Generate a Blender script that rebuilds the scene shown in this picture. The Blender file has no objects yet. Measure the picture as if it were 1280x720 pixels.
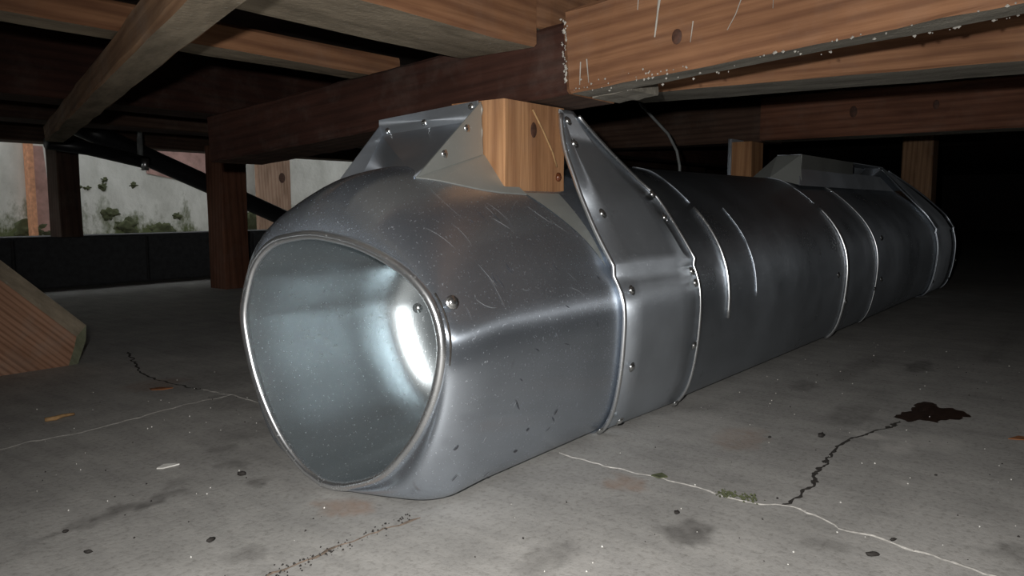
import bpy, bmesh, math, random
from mathutils import Vector, Matrix, noise
rnd = random.Random(7)
scene = bpy.context.scene
C = scene.collection

# ------------------------------------------------------------------ camera
RIGHT = Vector((0.61851835, -0.78577036, 0.0))
UP = Vector((0.08382551, 0.06598317, 0.99429347))
FWD = Vector((0.78128633, 0.61498875, -0.1066794))
CAM = Vector((0.0, 0.0, 0.25))
cd = bpy.data.cameras.new('camera'); cam = bpy.data.objects.new('camera', cd); C.objects.link(cam)
cd.sensor_width = 36.0; cd.lens = 27.0; cd.clip_start = 0.01; cd.clip_end = 100
m = Matrix((RIGHT, UP, -FWD)).transposed().to_4x4(); m.translation = CAM
cam.matrix_world = m
scene.camera = cam

# ------------------------------------------------------------------ daylight outside
world = bpy.data.worlds.new('overcast_sky'); scene.world = world; world.use_nodes = True
bg = world.node_tree.nodes['Background']
bg.inputs[0].default_value = (0.94, 0.97, 0.98, 1); bg.inputs[1].default_value = 1.7

# ------------------------------------------------------------------ the phone's flash, just left of and above the lens
fl = bpy.data.lights.new('phone_flash', 'SPOT'); fo = bpy.data.objects.new('phone_flash', fl); C.objects.link(fo)
fl.energy = 26.0; fl.color = (1.0, 0.975, 0.94); fl.shadow_soft_size = 0.006
fl.spot_size = math.radians(128); fl.spot_blend = 1.0
FLASH = CAM + RIGHT * -0.035 + UP * 0.03 - FWD * 0.01
aim = (FWD + RIGHT * 0.22 + UP * -0.30).normalized()
fo.matrix_world = aim.to_track_quat('-Z', 'Y').to_matrix().to_4x4(); fo.location = FLASH

# ------------------------------------------------------------------ exposure
vs = scene.view_settings
vs.view_transform = 'Standard'; vs.look = 'None'; vs.exposure = 0.0; vs.gamma = 1.0; vs.use_curve_mapping = False

# ------------------------------------------------------------------ materials
def new_mat(name):
    mt = bpy.data.materials.new(name); mt.use_nodes = True
    nt = mt.node_tree; b = nt.nodes['Principled BSDF']
    return mt, nt, b
def N(nt, t, **kw):
    n = nt.nodes.new(t)
    for k, v in kw.items():
        if k.startswith('i_'):
            n.inputs[int(k[2:])].default_value = v
        else: setattr(n, k, v)
    return n
def L(nt, a, b): nt.links.new(a, b)
def ramp(nt, fac, stops):
    r = N(nt, 'ShaderNodeValToRGB'); e = r.color_ramp.elements
    while len(e) < len(stops): e.new(0.5)
    for i, (p, c) in enumerate(stops):
        e[i].position = p; e[i].color = (*c, 1) if len(c) == 3 else c
    L(nt, fac, r.inputs[0]); return r
def coords(nt, scale, kind='Object'):
    t = N(nt, 'ShaderNodeTexCoord'); mp = N(nt, 'ShaderNodeMapping'); mp.inputs['Scale'].default_value = scale
    L(nt, t.outputs[kind], mp.inputs[0]); return mp.outputs[0]
def tex(nt, vec, scale, detail=4, rough=0.55, dist=0.0):
    n = N(nt, 'ShaderNodeTexNoise'); n.inputs['Scale'].default_value = scale; n.inputs['Detail'].default_value = detail
    n.inputs['Roughness'].default_value = rough; n.inputs['Distortion'].default_value = dist
    L(nt, vec, n.inputs['Vector']); return n
def mix(nt, fac, a, b, mode='MIX'):
    n = N(nt, 'ShaderNodeMix', data_type='RGBA', blend_type=mode)
    if isinstance(fac, (int, float)): n.inputs[0].default_value = fac
    else: L(nt, fac, n.inputs[0])
    for s, v in ((6, a), (7, b)):
        if isinstance(v, tuple): n.inputs[s].default_value = (*v, 1)
        else: L(nt, v, n.inputs[s])
    return n.outputs[2]
def bump(nt, b, h, strength, dist=0.001):
    n = N(nt, 'ShaderNodeBump'); n.inputs['Strength'].default_value = strength; n.inputs['Distance'].default_value = dist
    L(nt, h, n.inputs['Height']); L(nt, n.outputs[0], b.inputs['Normal'])

def wood(name, light, dark, grey=0.0, ring=34):
    """long grain runs along the object's own X"""
    mt, nt, b = new_mat(name)
    v = coords(nt, (1.2, 1, 1))
    warp = tex(nt, coords(nt, (2.0, 7, 7)), 1.6, 3)
    w = N(nt, 'ShaderNodeTexWave', wave_type='BANDS', bands_direction='DIAGONAL'); 
    w.inputs['Scale'].default_value = ring; w.inputs['Distortion'].default_value = 5.5
    w.inputs['Detail'].default_value = 2; w.inputs['Detail Scale'].default_value = 0.35
    mv = coords(nt, (0.045, 1.0, 1.3)); L(nt, mv, w.inputs['Vector'])
    fine = tex(nt, coords(nt, (9, 260, 260)), 1.0, 3, 0.6)
    big = tex(nt, coords(nt, (3.0, 9, 9)), 1.4, 4, 0.6)
    r = ramp(nt, w.outputs['Fac'], [(0.0, dark), (0.55, light), (1.0, tuple(min(1, c * 1.12) for c in light))])
    c1 = mix(nt, 0.55, r.outputs[0], light)
    fr = ramp(nt, fine.outputs[0], [(0.3, (0.55, 0.5, 0.46)), (0.62, (1, 1, 1))])
    c2 = mix(nt, 0.55, c1, fr.outputs[0], 'MULTIPLY')
    br = ramp(nt, big.outputs[0], [(0.32, (0.42, 0.36, 0.33)), (0.58, (1, 1, 1))])
    c3 = mix(nt, 0.7, c2, br.outputs[0], 'MULTIPLY')
    dust = tex(nt, coords(nt, (14, 14, 14)), 1.0, 5, 0.7)
    dr = ramp(nt, dust.outputs[0], [(0.50, (0, 0, 0)), (0.78, (1, 1, 1))])
    dm = N(nt, 'ShaderNodeMath', operation='MULTIPLY'); L(nt, dr.outputs[0], dm.inputs[0]); dm.inputs[1].default_value = 0.10 + grey
    c4 = mix(nt, dm.outputs[0], c3, (0.30, 0.28, 0.25))
    L(nt, c4, b.inputs['Base Color']); b.inputs['Roughness'].default_value = 0.82
    b.inputs['Specular IOR Level'].default_value = 0.25
    bump(nt, b, fine.outputs[0], 0.35, 0.0015)
    return mt

def weathered(name, base=(0.20, 0.185, 0.155)):
    """grey, mould-dusted underside of timber"""
    mt, nt, b = new_mat(name)
    n1 = tex(nt, coords(nt, (10, 40, 40)), 1.0, 5, 0.65)
    n2 = tex(nt, coords(nt, (160, 160, 160)), 1.0, 4, 0.7)
    r1 = ramp(nt, n1.outputs[0], [(0.3, tuple(c * 0.55 for c in base)), (0.7, tuple(c * 1.3 for c in base))])
    r2 = ramp(nt, n2.outputs[0], [(0.60, (0, 0, 0)), (0.74, (1, 1, 1))])
    f = N(nt, 'ShaderNodeMath', operation='MULTIPLY'); L(nt, r2.outputs[0], f.inputs[0]); f.inputs[1].default_value = 0.5
    L(nt, mix(nt, f.outputs[0], r1.outputs[0], (0.42, 0.41, 0.38)), b.inputs['Base Color'])
    b.inputs['Roughness'].default_value = 0.95; b.inputs['Specular IOR Level'].default_value = 0.1
    bump(nt, b, n2.outputs[0], 0.6, 0.002)
    return mt

def metal(name, col=(0.47, 0.515, 0.57), rough=(0.24, 0.36), dull=0.3, aniso=0.0):
    mt, nt, b = new_mat(name)
    big = tex(nt, coords(nt, (6, 6, 6)), 1.0, 4, 0.6)
    spk = tex(nt, coords(nt, (420, 420, 420)), 1.0, 3, 0.6)
    scr = tex(nt, coords(nt, (30, 900, 60)), 1.0, 2, 0.5, 0.6)
    smu = tex(nt, coords(nt, (34, 60, 22)), 1.0, 5, 0.7)
    r = ramp(nt, big.outputs[0], [(0.3, tuple(c * 0.86 for c in col)), (0.7, tuple(min(1, c * 1.08) for c in col))])
    s = ramp(nt, spk.outputs[0], [(0.62, (0, 0, 0)), (0.78, (1, 1, 1))])
    sm = ramp(nt, smu.outputs[0], [(0.66, (0, 0, 0)), (0.76, (1, 1, 1))])
    f = N(nt, 'ShaderNodeMath', operation='MULTIPLY'); L(nt, s.outputs[0], f.inputs[0]); f.inputs[1].default_value = 0.30
    g = N(nt, 'ShaderNodeMath', operation='MULTIPLY'); L(nt, sm.outputs[0], g.inputs[0]); g.inputs[1].default_value = 0.28
    c1 = mix(nt, f.outputs[0], r.outputs[0], (0.72, 0.74, 0.75))
    c2 = mix(nt, g.outputs[0], c1, (0.10, 0.105, 0.12))
    L(nt, c2, b.inputs['Base Color'])
    me_ = N(nt, 'ShaderNodeMath', operation='MULTIPLY_ADD'); L(nt, s.outputs[0], me_.inputs[0]); me_.inputs[1].default_value = -0.3; me_.inputs[2].default_value = 1.0 - dull * 0.3
    L(nt, me_.outputs[0], b.inputs['Metallic'])
    mr = N(nt, 'ShaderNodeMapRange'); L(nt, big.outputs[0], mr.inputs[0])
    mr.inputs[1].default_value = 0.3; mr.inputs[2].default_value = 0.7; mr.inputs[3].default_value = rough[0]; mr.inputs[4].default_value = rough[1]
    ad = N(nt, 'ShaderNodeMath', operation='ADD'); L(nt, mr.outputs[0], ad.inputs[0])
    sc = N(nt, 'ShaderNodeMath', operation='MULTIPLY'); L(nt, s.outputs[0], sc.inputs[0]); sc.inputs[1].default_value = 0.15
    L(nt, sc.outputs[0], ad.inputs[1]); L(nt, ad.outputs[0], b.inputs['Roughness'])
    bump(nt, b, scr.outputs[0], 0.05, 0.0006)
    if aniso:
        tg = N(nt, 'ShaderNodeTangent', direction_type='RADIAL', axis='X'); L(nt, tg.outputs[0], b.inputs['Tangent'])
        b.inputs['Anisotropic'].default_value = aniso; b.inputs['Anisotropic Rotation'].default_value = 0.25
    return mt

def flat(name, col, rough=0.8, metallic=0.0, var=0.25, scale=60):
    mt, nt, b = new_mat(name)
    n = tex(nt, coords(nt, (1, 1, 1)), scale, 4, 0.6)
    r = ramp(nt, n.outputs[0], [(0.3, tuple(c * (1 - var) for c in col)), (0.7, tuple(min(1, c * (1 + var)) for c in col))])
    L(nt, r.outputs[0], b.inputs['Base Color']); b.inputs['Roughness'].default_value = rough; b.inputs['Metallic'].default_value = metallic
    return mt

def concrete_floor():
    mt, nt, b = new_mat('concrete_slab')
    big = tex(nt, coords(nt, (2.6, 2.6, 2.6)), 1.0, 5, 0.6)
    mid = tex(nt, coords(nt, (16, 16, 16)), 1.0, 5, 0.65)
    fin = tex(nt, coords(nt, (190, 190, 190)), 1.0, 4, 0.7)
    swp = tex(nt, coords(nt, (60, 9, 20)), 1.0, 4, 0.6, 0.4)
    r = ramp(nt, big.outputs[0], [(0.3, (0.355, 0.348, 0.332)), (0.72, (0.48, 0.468, 0.445))])
    m1 = ramp(nt, mid.outputs[0], [(0.3, (0.72, 0.72, 0.72)), (0.62, (1, 1, 1))])
    c = mix(nt, 0.75, r.outputs[0], m1.outputs[0], 'MULTIPLY')
    m2 = ramp(nt, swp.outputs[0], [(0.33, (0.74, 0.74, 0.75)), (0.6, (1, 1, 1))])
    c = mix(nt, 0.5, c, m2.outputs[0], 'MULTIPLY')
    m3 = ramp(nt, fin.outputs[0], [(0.32, (0.55, 0.54, 0.52)), (0.5, (1, 1, 1)), (0.72, (1, 1, 1)), (0.8, (1.5, 1.5, 1.45))])
    c = mix(nt, 0.6, c, m3.outputs[0], 'MULTIPLY')
    at = N(nt, 'ShaderNodeAttribute', attribute_name='stain')
    sep = N(nt, 'ShaderNodeSeparateColor'); L(nt, at.outputs['Color'], sep.inputs[0])
    c = mix(nt, sep.outputs[0], c, (0.085, 0.08, 0.075))
    c = mix(nt, sep.outputs[1], c, (0.30, 0.17, 0.10))
    c = mix(nt, sep.outputs[2], c, (0.58, 0.56, 0.53))
    L(nt, c, b.inputs['Base Color']); b.inputs['Roughness'].default_value = 0.8; b.inputs['Specular IOR Level'].default_value = 0.3
    bump(nt, b, fin.outputs[0], 0.3, 0.0015)
    return mt

def plaster():
    mt, nt, b = new_mat('mossy_white_render')
    p = coords(nt, (1, 1, 1))
    n1 = tex(nt, coords(nt, (9, 9, 5)), 1.0, 5, 0.65); n2 = tex(nt, coords(nt, (60, 60, 60)), 1.0, 4)
    r = ramp(nt, n1.outputs[0], [(0.28, (0.52, 0.52, 0.48)), (0.62, (0.74, 0.74, 0.70))])
    sp = N(nt, 'ShaderNodeSeparateXYZ'); L(nt, p, sp.inputs[0])
    mr = N(nt, 'ShaderNodeMapRange'); L(nt, sp.outputs[2], mr.inputs[0])
    mr.inputs[1].default_value = 0.12; mr.inputs[2].default_value = 0.40; mr.inputs[3].default_value = 0.22; mr.inputs[4].default_value = -0.10
    ad = N(nt, 'ShaderNodeMath', operation='ADD'); L(nt, mr.outputs[0], ad.inputs[0])
    n3 = tex(nt, coords(nt, (7, 7, 4)), 1.0, 6, 0.7); L(nt, n3.outputs[0], ad.inputs[1])
    mm = ramp(nt, ad.outputs[0], [(0.60, (0, 0, 0)), (0.74, (1, 1, 1))])
    c = mix(nt, mm.outputs[0], r.outputs[0], (0.11, 0.13, 0.055))
    L(nt, c, b.inputs['Base Color']); b.inputs['Roughness'].default_value = 0.95
    bump(nt, b, n2.outputs[0], 0.5, 0.004)
    return mt

M_beam = wood('orange_pine', (0.25, 0.125, 0.064), (0.12, 0.05, 0.027))
M_red = wood('reddish_pine', (0.18, 0.080, 0.048), (0.09, 0.036, 0.022))
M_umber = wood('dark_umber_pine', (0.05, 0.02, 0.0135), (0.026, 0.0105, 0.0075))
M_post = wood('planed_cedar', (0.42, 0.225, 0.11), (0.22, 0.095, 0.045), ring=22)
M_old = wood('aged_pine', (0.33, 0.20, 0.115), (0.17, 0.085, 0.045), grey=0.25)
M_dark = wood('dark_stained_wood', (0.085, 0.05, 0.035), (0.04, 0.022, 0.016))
M_brace = wood('dusty_brown_pine', (0.40, 0.225, 0.145), (0.15, 0.065, 0.035), grey=0.25, ring=60)
M_pink = wood('weathered_pink_board', (0.44, 0.30, 0.22), (0.30, 0.18, 0.12))
M_under = weathered('weathered_grey_underside')
M_under2 = weathered('weathered_brown_underside', (0.27, 0.225, 0.165))
M_end = weathered('mouldy_end_grain', (0.20, 0.21, 0.14))
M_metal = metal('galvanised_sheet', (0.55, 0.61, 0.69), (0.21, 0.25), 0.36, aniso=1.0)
M_strap = metal('galvanised_strap', (0.50, 0.545, 0.60), (0.31, 0.38), 0.5, aniso=0.9)
M_liner = metal('bright_liner_sheet', (0.36, 0.40, 0.42), (0.18, 0.26), 0.6)
M_bead = metal('polished_hem', (0.72, 0.74, 0.76), (0.22, 0.34), 0.2)
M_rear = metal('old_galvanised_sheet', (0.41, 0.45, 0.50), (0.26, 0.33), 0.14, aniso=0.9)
M_dull = metal('dull_zinc_sheet', (0.40, 0.42, 0.40), (0.36, 0.48), 1.6)
M_screw = metal('zinc_screw', (0.62, 0.63, 0.63), (0.2, 0.32), 0.1)
M_floor = concrete_floor()
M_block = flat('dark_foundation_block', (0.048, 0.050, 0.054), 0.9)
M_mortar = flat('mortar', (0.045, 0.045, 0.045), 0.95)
M_plaster = plaster()
M_filler = flat('pale_crack_filler', (0.47, 0.455, 0.425), 0.9, 0, 0.3, 200)
M_crack = flat('dark_crack_dirt', (0.03, 0.026, 0.022), 0.9, 0, 0.4, 200)
M_wet = flat('wet_tar_stain', (0.04, 0.024, 0.018), 0.3, 0, 0.7, 160)
M_pipe = flat('black_plastic_pipe', (0.012, 0.012, 0.014), 0.38)
M_cable = flat('grey_cable_sheath', (0.16, 0.17, 0.17), 0.6)
M_knot = flat('dark_knot', (0.055, 0.022, 0.012), 0.75, 0, 0.4, 150)
M_white = flat('white_paint_flake', (0.75, 0.74, 0.70), 0.8, 0, 0.1)
M_dust = flat('white_mould_dust', (0.36, 0.345, 0.31), 0.95, 0, 0.25)
M_black = flat('black_crumb', (0.02, 0.017, 0.015), 0.8)
M_leaf = flat('dry_brown_leaf', (0.22, 0.085, 0.03), 0.8)
M_twig = flat('broken_twig', (0.30, 0.18, 0.08), 0.8, 0, 0.4, 120)
M_moss = flat('green_moss', (0.075, 0.085, 0.04), 0.95)
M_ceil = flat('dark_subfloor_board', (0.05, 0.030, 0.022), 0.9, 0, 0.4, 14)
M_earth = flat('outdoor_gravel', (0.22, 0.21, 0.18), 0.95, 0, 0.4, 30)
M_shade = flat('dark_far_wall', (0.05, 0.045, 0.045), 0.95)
M_orange = flat('lit_edge_strip', (0.62, 0.30, 0.17), 0.8)
M_rose = flat('rose_render_stain', (0.42, 0.26, 0.23), 0.95, 0, 0.25, 20)
M_resin = flat('dark_resin_bead', (0.10, 0.03, 0.012), 0.15)

# ------------------------------------------------------------------ mesh helpers
def mobj(name, verts, faces, mats, parent=None, smooth=False, fmat=None):
    me = bpy.data.meshes.new(name); me.from_pydata([tuple(v) for v in verts], [], faces); me.validate()
    for k in (mats if isinstance(mats, (list, tuple)) else [mats]): me.materials.append(k)
    if fmat:
        for p, i in zip(me.polygons, fmat): p.material_index = i
    if smooth: me.polygons.foreach_set('use_smooth', [True] * len(me.polygons))
    me.update()
    o = bpy.data.objects.new(name, me); C.objects.link(o)
    if parent: o.parent = parent
    return o
def tag(o, label=None, cat=None, group=None, kind=None):
    for k, v in (('label', label), ('category', cat), ('group', group), ('kind', kind)):
        if v: o[k] = v
    return o
def empty(name, label, cat, loc=(0, 0, 0), group=None):
    o = bpy.data.objects.new(name, None); C.objects.link(o); o.empty_display_size = 0.05
    o.location = loc
    return tag(o, label, cat, group)
def basis(d, up=(0, 0, 1)):
    x = Vector(d).normalized(); z = Vector(up); z = (z - x * z.dot(x)).normalized(); y = z.cross(x)
    return Matrix((x, y, z)).transposed()

def timber(name, a, b, w, h, mats, parent=None, seg=10, up=(0, 0, 1), jit=0.0009, chamf=0.003, seed=0):
    """sawn timber whose bottom centre line runs a -> b; mats = (sides, underside, ends); slightly uneven faces"""
    a = Vector(a); b = Vector(b); ln = (b - a).length; R = basis(b - a, up); r = random.Random(seed or name)
    c = chamf
    prof = [(-w/2 + c, 0), (w/2 - c, 0), (w/2, c), (w/2, h - c), (w/2 - c, h), (-w/2 + c, h), (-w/2, h - c), (-w/2, c)]
    vs, fs, fm = [], [], []
    for i in range(seg + 1):
        x = ln * i / seg
        for (y, z) in prof:
            vs.append((x, y + r.uniform(-jit, jit), z + r.uniform(-jit, jit)))
    n = len(prof)
    for i in range(seg):
        for k in range(n):
            fs.append((i*n + k, i*n + (k+1) % n, (i+1)*n + (k+1) % n, (i+1)*n + k)); fm.append(1 if k == 0 else 0)
    fs.append(tuple(range(n-1, -1, -1))); fm.append(2)
    fs.append(tuple(seg*n + k for k in range(n))); fm.append(2)
    fs = [f[::-1] for f in fs]
    o = mobj(name, vs, fs, list(mats), None, False, fm)
    M = R.to_4x4(); M.translation = a; o.matrix_world = M
    if parent:
        o.parent = parent; o.matrix_parent_inverse = parent.matrix_world.inverted()
    return o

def tube(pts, r, n=8, closed=False):
    pts = [Vector(p) for p in pts]; vs, fs = [], []; k = len(pts); prev = None
    for i, p in enumerate(pts):
        if closed: t = pts[(i+1) % k] - pts[i-1]
        else: t = pts[min(i+1, k-1)] - pts[max(i-1, 0)]
        t.normalize()
        if prev is None:
            ref = Vector((0, 0, 1)) if abs(t.z) < 0.9 else Vector((1, 0, 0)); u = t.cross(ref).normalized()
        else: u = (prev - t * prev.dot(t)).normalized()
        prev = u; v = t.cross(u); rr = r[i] if isinstance(r, (list, tuple)) else r
        for j in range(n):
            a = 2 * math.pi * j / n; vs.append(p + u * (rr * math.cos(a)) + v * (rr * math.sin(a)))
    for i in range(k if closed else k - 1):
        q = (i+1) % k
        for j in range(n): fs.append((i*n + j, i*n + (j+1) % n, q*n + (j+1) % n, q*n + j))
    if not closed:
        fs.append(tuple(range(n-1, -1, -1))); fs.append(tuple((k-1)*n + j for j in range(n)))
    return vs, fs
def tube_obj(name, pts, r, mat, parent=None, n=8, closed=False):
    vs, fs = tube(pts, r, n, closed); return mobj(name, vs, fs, mat, parent, True)

def slab(name, quad, t, mat, parent=None, div=1):
    """thin sheet of thickness t over a 3- or 4-point outline"""
    q = [Vector(p) for p in quad]; nrm = (q[1] - q[0]).cross(q[-1] - q[0]).normalized() * t; n = len(q)
    vs = q + [p - nrm for p in q]
    fs = [tuple(range(n)), tuple(range(2*n - 1, n - 1, -1))] + [(i, n + i, n + (i+1) % n, (i+1) % n) for i in range(n)]
    return mobj(name, vs, fs, mat, parent)

def box(name, lo, hi, mat, parent=None, c=0.0):
    x0, y0, z0 = lo; x1, y1, z1 = hi
    bm = bmesh.new(); bmesh.ops.create_cube(bm, size=1)
    for v in bm.verts:
        v.co = Vector(((x0+x1)/2 + v.co.x*(x1-x0), (y0+y1)/2 + v.co.y*(y1-y0), (z0+z1)/2 + v.co.z*(z1-z0)))
    if c: bmesh.ops.bevel(bm, geom=bm.edges[:], offset=c, segments=1, affect='EDGES')
    me = bpy.data.meshes.new(name); bm.to_mesh(me); bm.free(); me.materials.append(mat)
    o = bpy.data.objects.new(name, me); C.objects.link(o)
    if parent: o.parent = parent
    return o

def blob_mesh(name, mat, sx, sy, sz, seed, sub=2, rough=0.25):
    bm = bmesh.new(); bmesh.ops.create_icosphere(bm, subdivisions=sub, radius=1.0)
    for v in bm.verts:
        k = 1 + rough * noise.noise(v.co * 1.7 + Vector((seed * 3.1, seed, 0)))
        v.co = Vector((v.co.x * k * sx, v.co.y * k * sy, v.co.z * k * sz))
    me = bpy.data.meshes.new(name); bm.to_mesh(me); bm.free(); me.materials.append(mat)
    me.polygons.foreach_set('use_smooth', [True] * len(me.polygons))
    return me

# ------------------------------------------------------------------ the setting
STAINS = [  # x, y, rx, ry, channel, amount
    (0.53, 0.245, 0.022, 0.014, 0, 0.8), (0.516, 0.250, 0.010, 0.010, 0, 0.7),
    (0.424, 0.305, 0.030, 0.014, 0, 0.45), (0.573, 0.156, 0.012, 0.012, 0, 0.4), (0.644, 0.045, 0.018, 0.012, 0, 0.5),
    (1.629, 0.356, 0.10, 0.03, 0, 0.7), (1.941, 0.735, 0.05, 0.05, 0, 0.3), (1.323, 0.229, 0.05, 0.016, 0, 0.7),
    (0.59, 0.335, 0.018, 0.015, 1, 0.5), (0.787, 0.306, 0.04, 0.025, 1, 0.35), (0.397, 0.49, 0.018, 0.02, 1, 0.5), (0.52, 1.05, 0.04, 0.03, 1, 0.3),
    (0.888, 0.195, 0.012, 0.018, 2, 0.7), (0.86, 0.165, 0.03, 0.012, 2, 0.55), (0.80, 0.36, 0.06, 0.05, 2, 0.28), (0.95, 0.42, 0.07, 0.03, 2, 0.3),
    (0.90, 0.135, 0.03, 0.02, 2, 0.3), (0.748, 0.134, 0.008, 0.008, 2, 0.6), (0.96, 0.235, 0.05, 0.02, 0, 0.45),
    (0.285, 0.632, 0.035, 0.008, 0, 0.75), (0.315, 0.630, 0.02, 0.009, 0, 0.6), (0.245, 0.622, 0.03, 0.006, 0, 0.5),
    (0.56, 0.87, 0.05, 0.05, 0, 0.35), (0.60, 1.0, 0.10, 0.06, 0, 0.3), (0.47, 0.75, 0.05, 0.03, 0, 0.25), (0.70, 1.30, 0.08, 0.10, 0, 0.3),
    (1.25, 0.30, 0.10, 0.02, 0, 0.35), (1.08, 0.33, 0.03, 0.015, 0, 0.5), (0.30, 0.48, 0.015, 0.010, 0, 0.5), (0.39, 0.60, 0.010, 0.012, 0, 0.7),
    (0.40, 0.66, 0.012, 0.016, 0, 0.45), (0.42, 0.71, 0.014, 0.012, 0, 0.45), (0.34, 0.655, 0.01, 0.01, 0, 0.4), (1.5, 0.15, 0.06, 0.02, 0, 0.4)]
def axis_vals(lo, a, b, hi, fine, coarse):
    v = []; x = lo
    while x < a: v.append(x); x += coarse
    x = a
    while x < b: v.append(x); x += fine
    x = b
    while x < hi: v.append(x); x += coarse
    v.append(hi); return v
def build_floor():
    xs = axis_vals(-3.0, 0.18, 1.45, 9.0, 0.0065, 0.6); ys = axis_vals(-6.0, -0.15, 1.2, 2.62, 0.0065, 0.35)
    vs, fs, col = [], [], []
    for x in xs:
        for y in ys:
            vs.append((x, y, 0.0)); c = [0, 0, 0]
            if 0.1 < x < 2.2 and -0.3 < y < 1.6:
                wx = x + 0.012 * noise.noise(Vector((x * 45, y * 45, 0))); wy = y + 0.012 * noise.noise(Vector((x * 45, y * 45, 9)))
                g = 0.75 + 0.6 * noise.noise(Vector((x * 110, y * 110, 3)))
                for sx, sy, rx, ry, ch, am in STAINS:
                    d = ((wx - sx) / rx) ** 2 + ((wy - sy) / ry) ** 2
                    if d < 1.6: c[ch] = max(c[ch], min(1, am * g * max(0, min(1, 1.6 - d)) ** 0.7))
            col.append((*c, 1))
    ny = len(ys)
    for i in range(len(xs) - 1):
        for j in range(ny - 1): fs.append((i*ny + j, (i+1)*ny + j, (i+1)*ny + j + 1, i*ny + j + 1))
    o = mobj('floor', vs, fs, M_floor)
    at = o.data.color_attributes.new('stain', 'FLOAT_COLOR', 'POINT')
    at.data.foreach_set('color', [k for c in col for k in c])
    return tag(o, 'grey concrete slab with cracks and stains', kind='structure')
floor = build_floor()

def subdivide(pts, step):
    out = []
    for (a, b) in zip(pts, pts[1:]):
        n = max(1, int(math.dist(a, b) / step))
        out += [(a[0] + (b[0]-a[0])*i/n, a[1] + (b[1]-a[1])*i/n) for i in range(n)]
    return out + [pts[-1]]
def ribbon(name, pts, w, t, mat, parent, wob, seed, label=None, step=0.006):
    """a low uneven ridge of filler or dirt along a crack"""
    r = random.Random(seed); p = [Vector((x, y, 0)) for x, y in subdivide(pts, step)]; vs, fs = [], []
    for i, q in enumerate(p):
        tn = (p[min(i+1, len(p)-1)] - p[max(i-1, 0)]).normalized(); s = Vector((-tn.y, tn.x, 0))
        q = q + s * (wob * 1.6 * noise.noise(q * 60) + r.uniform(-wob, wob) * 0.35)
        k = w * r.uniform(0.45, 1.25)
        if i in (0, len(p)-1): k *= 0.3
        vs += [q - s * k / 2 + Vector((0, 0, 0.0001)), q + Vector((0, 0, t * r.uniform(0.6, 1.2))), q + s * k / 2 + Vector((0, 0, 0.0001))]
    for i in range(len(p) - 1):
        for j in (0, 1): fs.append((3*i + j, 3*i + j + 1, 3*i + j + 4, 3*i + j + 3)[::-1])
    o = mobj(name, vs, fs, mat, parent)
    if label: o['label'] = label
    return o
ribbon('crack', [(0.236, 0.89), (0.278, 0.89), (0.309, 0.894), (0.355, 0.888), (0.421, 0.897), (0.489, 0.912), (0.554, 0.909)], 0.0038, 0.0006, M_filler, floor, 0.003, 1, 'pale filled crack left of the duct')
ribbon('crack', [(0.545, 0.971), (0.554, 0.909), (0.554, 0.80)], 0.003, 0.0006, M_filler, floor, 0.003, 2)
ribbon('crack', [(0.613, 1.322), (0.548, 1.147), (0.537, 1.066), (0.545, 0.971)], 0.004, 0.0005, M_crack, floor, 0.003, 3)
ribbon('crack', [(0.626, 0.431), (0.62, 0.388), (0.621, 0.353), (0.625, 0.314), (0.621, 0.273), (0.618, 0.253), (0.617, 0.228), (0.629, 0.205), (0.625, 0.177), (0.609, 0.155), (0.609, 0.131), (0.604, 0.108), (0.598, 0.076), (0.593, 0.043), (0.58, -0.05)], 0.0030, 0.0008, M_filler, floor, 0.0025, 4, 'pale filled crack right of the duct')
ribbon('crack', [(0.628, 0.206), (0.662, 0.202), (0.689, 0.2), (0.718, 0.206), (0.757, 0.21), (0.8, 0.214), (0.844, 0.214), (0.885, 0.204), (0.928, 0.19), (0.965, 0.184)], 0.0034, 0.0005, M_crack, floor, 0.003, 5, 'dark crack running to the wet stain', 0.004)
for k, (cx, cy) in enumerate([(0.70, 0.201), (0.722, 0.207), (0.74, 0.209), (0.765, 0.211), (0.93, 0.19), (0.945, 0.187)]):
    ribbon('crack_pit', [(cx - 0.005, cy), (cx, cy + 0.001), (cx + 0.006, cy)], 0.007, 0.0006, M_crack, floor, 0.001, 20 + k, None, 0.003)
ribbon('crack', [(0.25, 0.437), (0.287, 0.436), (0.318, 0.438), (0.346, 0.438), (0.382, 0.434), (0.422, 0.427)], 0.003, 0.0006, flat('brown_crack_dirt', (0.17, 0.13, 0.10), 0.95, 0, 0.4, 200), floor, 0.003, 6, 'brown gritty crack before the duct mouth')

def wet_patch(name, pts, mat, label):
    out = []
    n = len(pts)
    for i in range(n):
        a, b = pts[i], pts[(i+1) % n]
        for k in range(5):
            x = a[0] + (b[0]-a[0])*k/5; y = a[1] + (b[1]-a[1])*k/5
            out.append((x + 0.006 * noise.noise(Vector((x*90, y*90, 1))), y + 0.006 * noise.noise(Vector((x*90, y*90, 7))), 0.0007))
    cx = sum(p[0] for p in out)/len(out); cy = sum(p[1] for p in out)/len(out)
    vs = [(cx, cy, 0.0009)] + out; k = len(out)
    o = mobj(name, vs, [(0, 1 + i, 1 + (i+1) % k) for i in range(k)], mat, floor); o['label'] = label; return o
wet_patch('wet_stain', [(0.978, 0.195), (1.008, 0.191), (1.025, 0.182), (1.064, 0.188), (1.084, 0.181), (1.082, 0.171), (1.061, 0.16), (1.067, 0.147), (1.058, 0.134), (1.048, 0.124), (1.022, 0.128), (1.007, 0.142), (0.982, 0.152), (0.983, 0.167), (0.967, 0.177)][::-1], M_wet, 'dark wet stain at the end of the dark crack')

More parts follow.
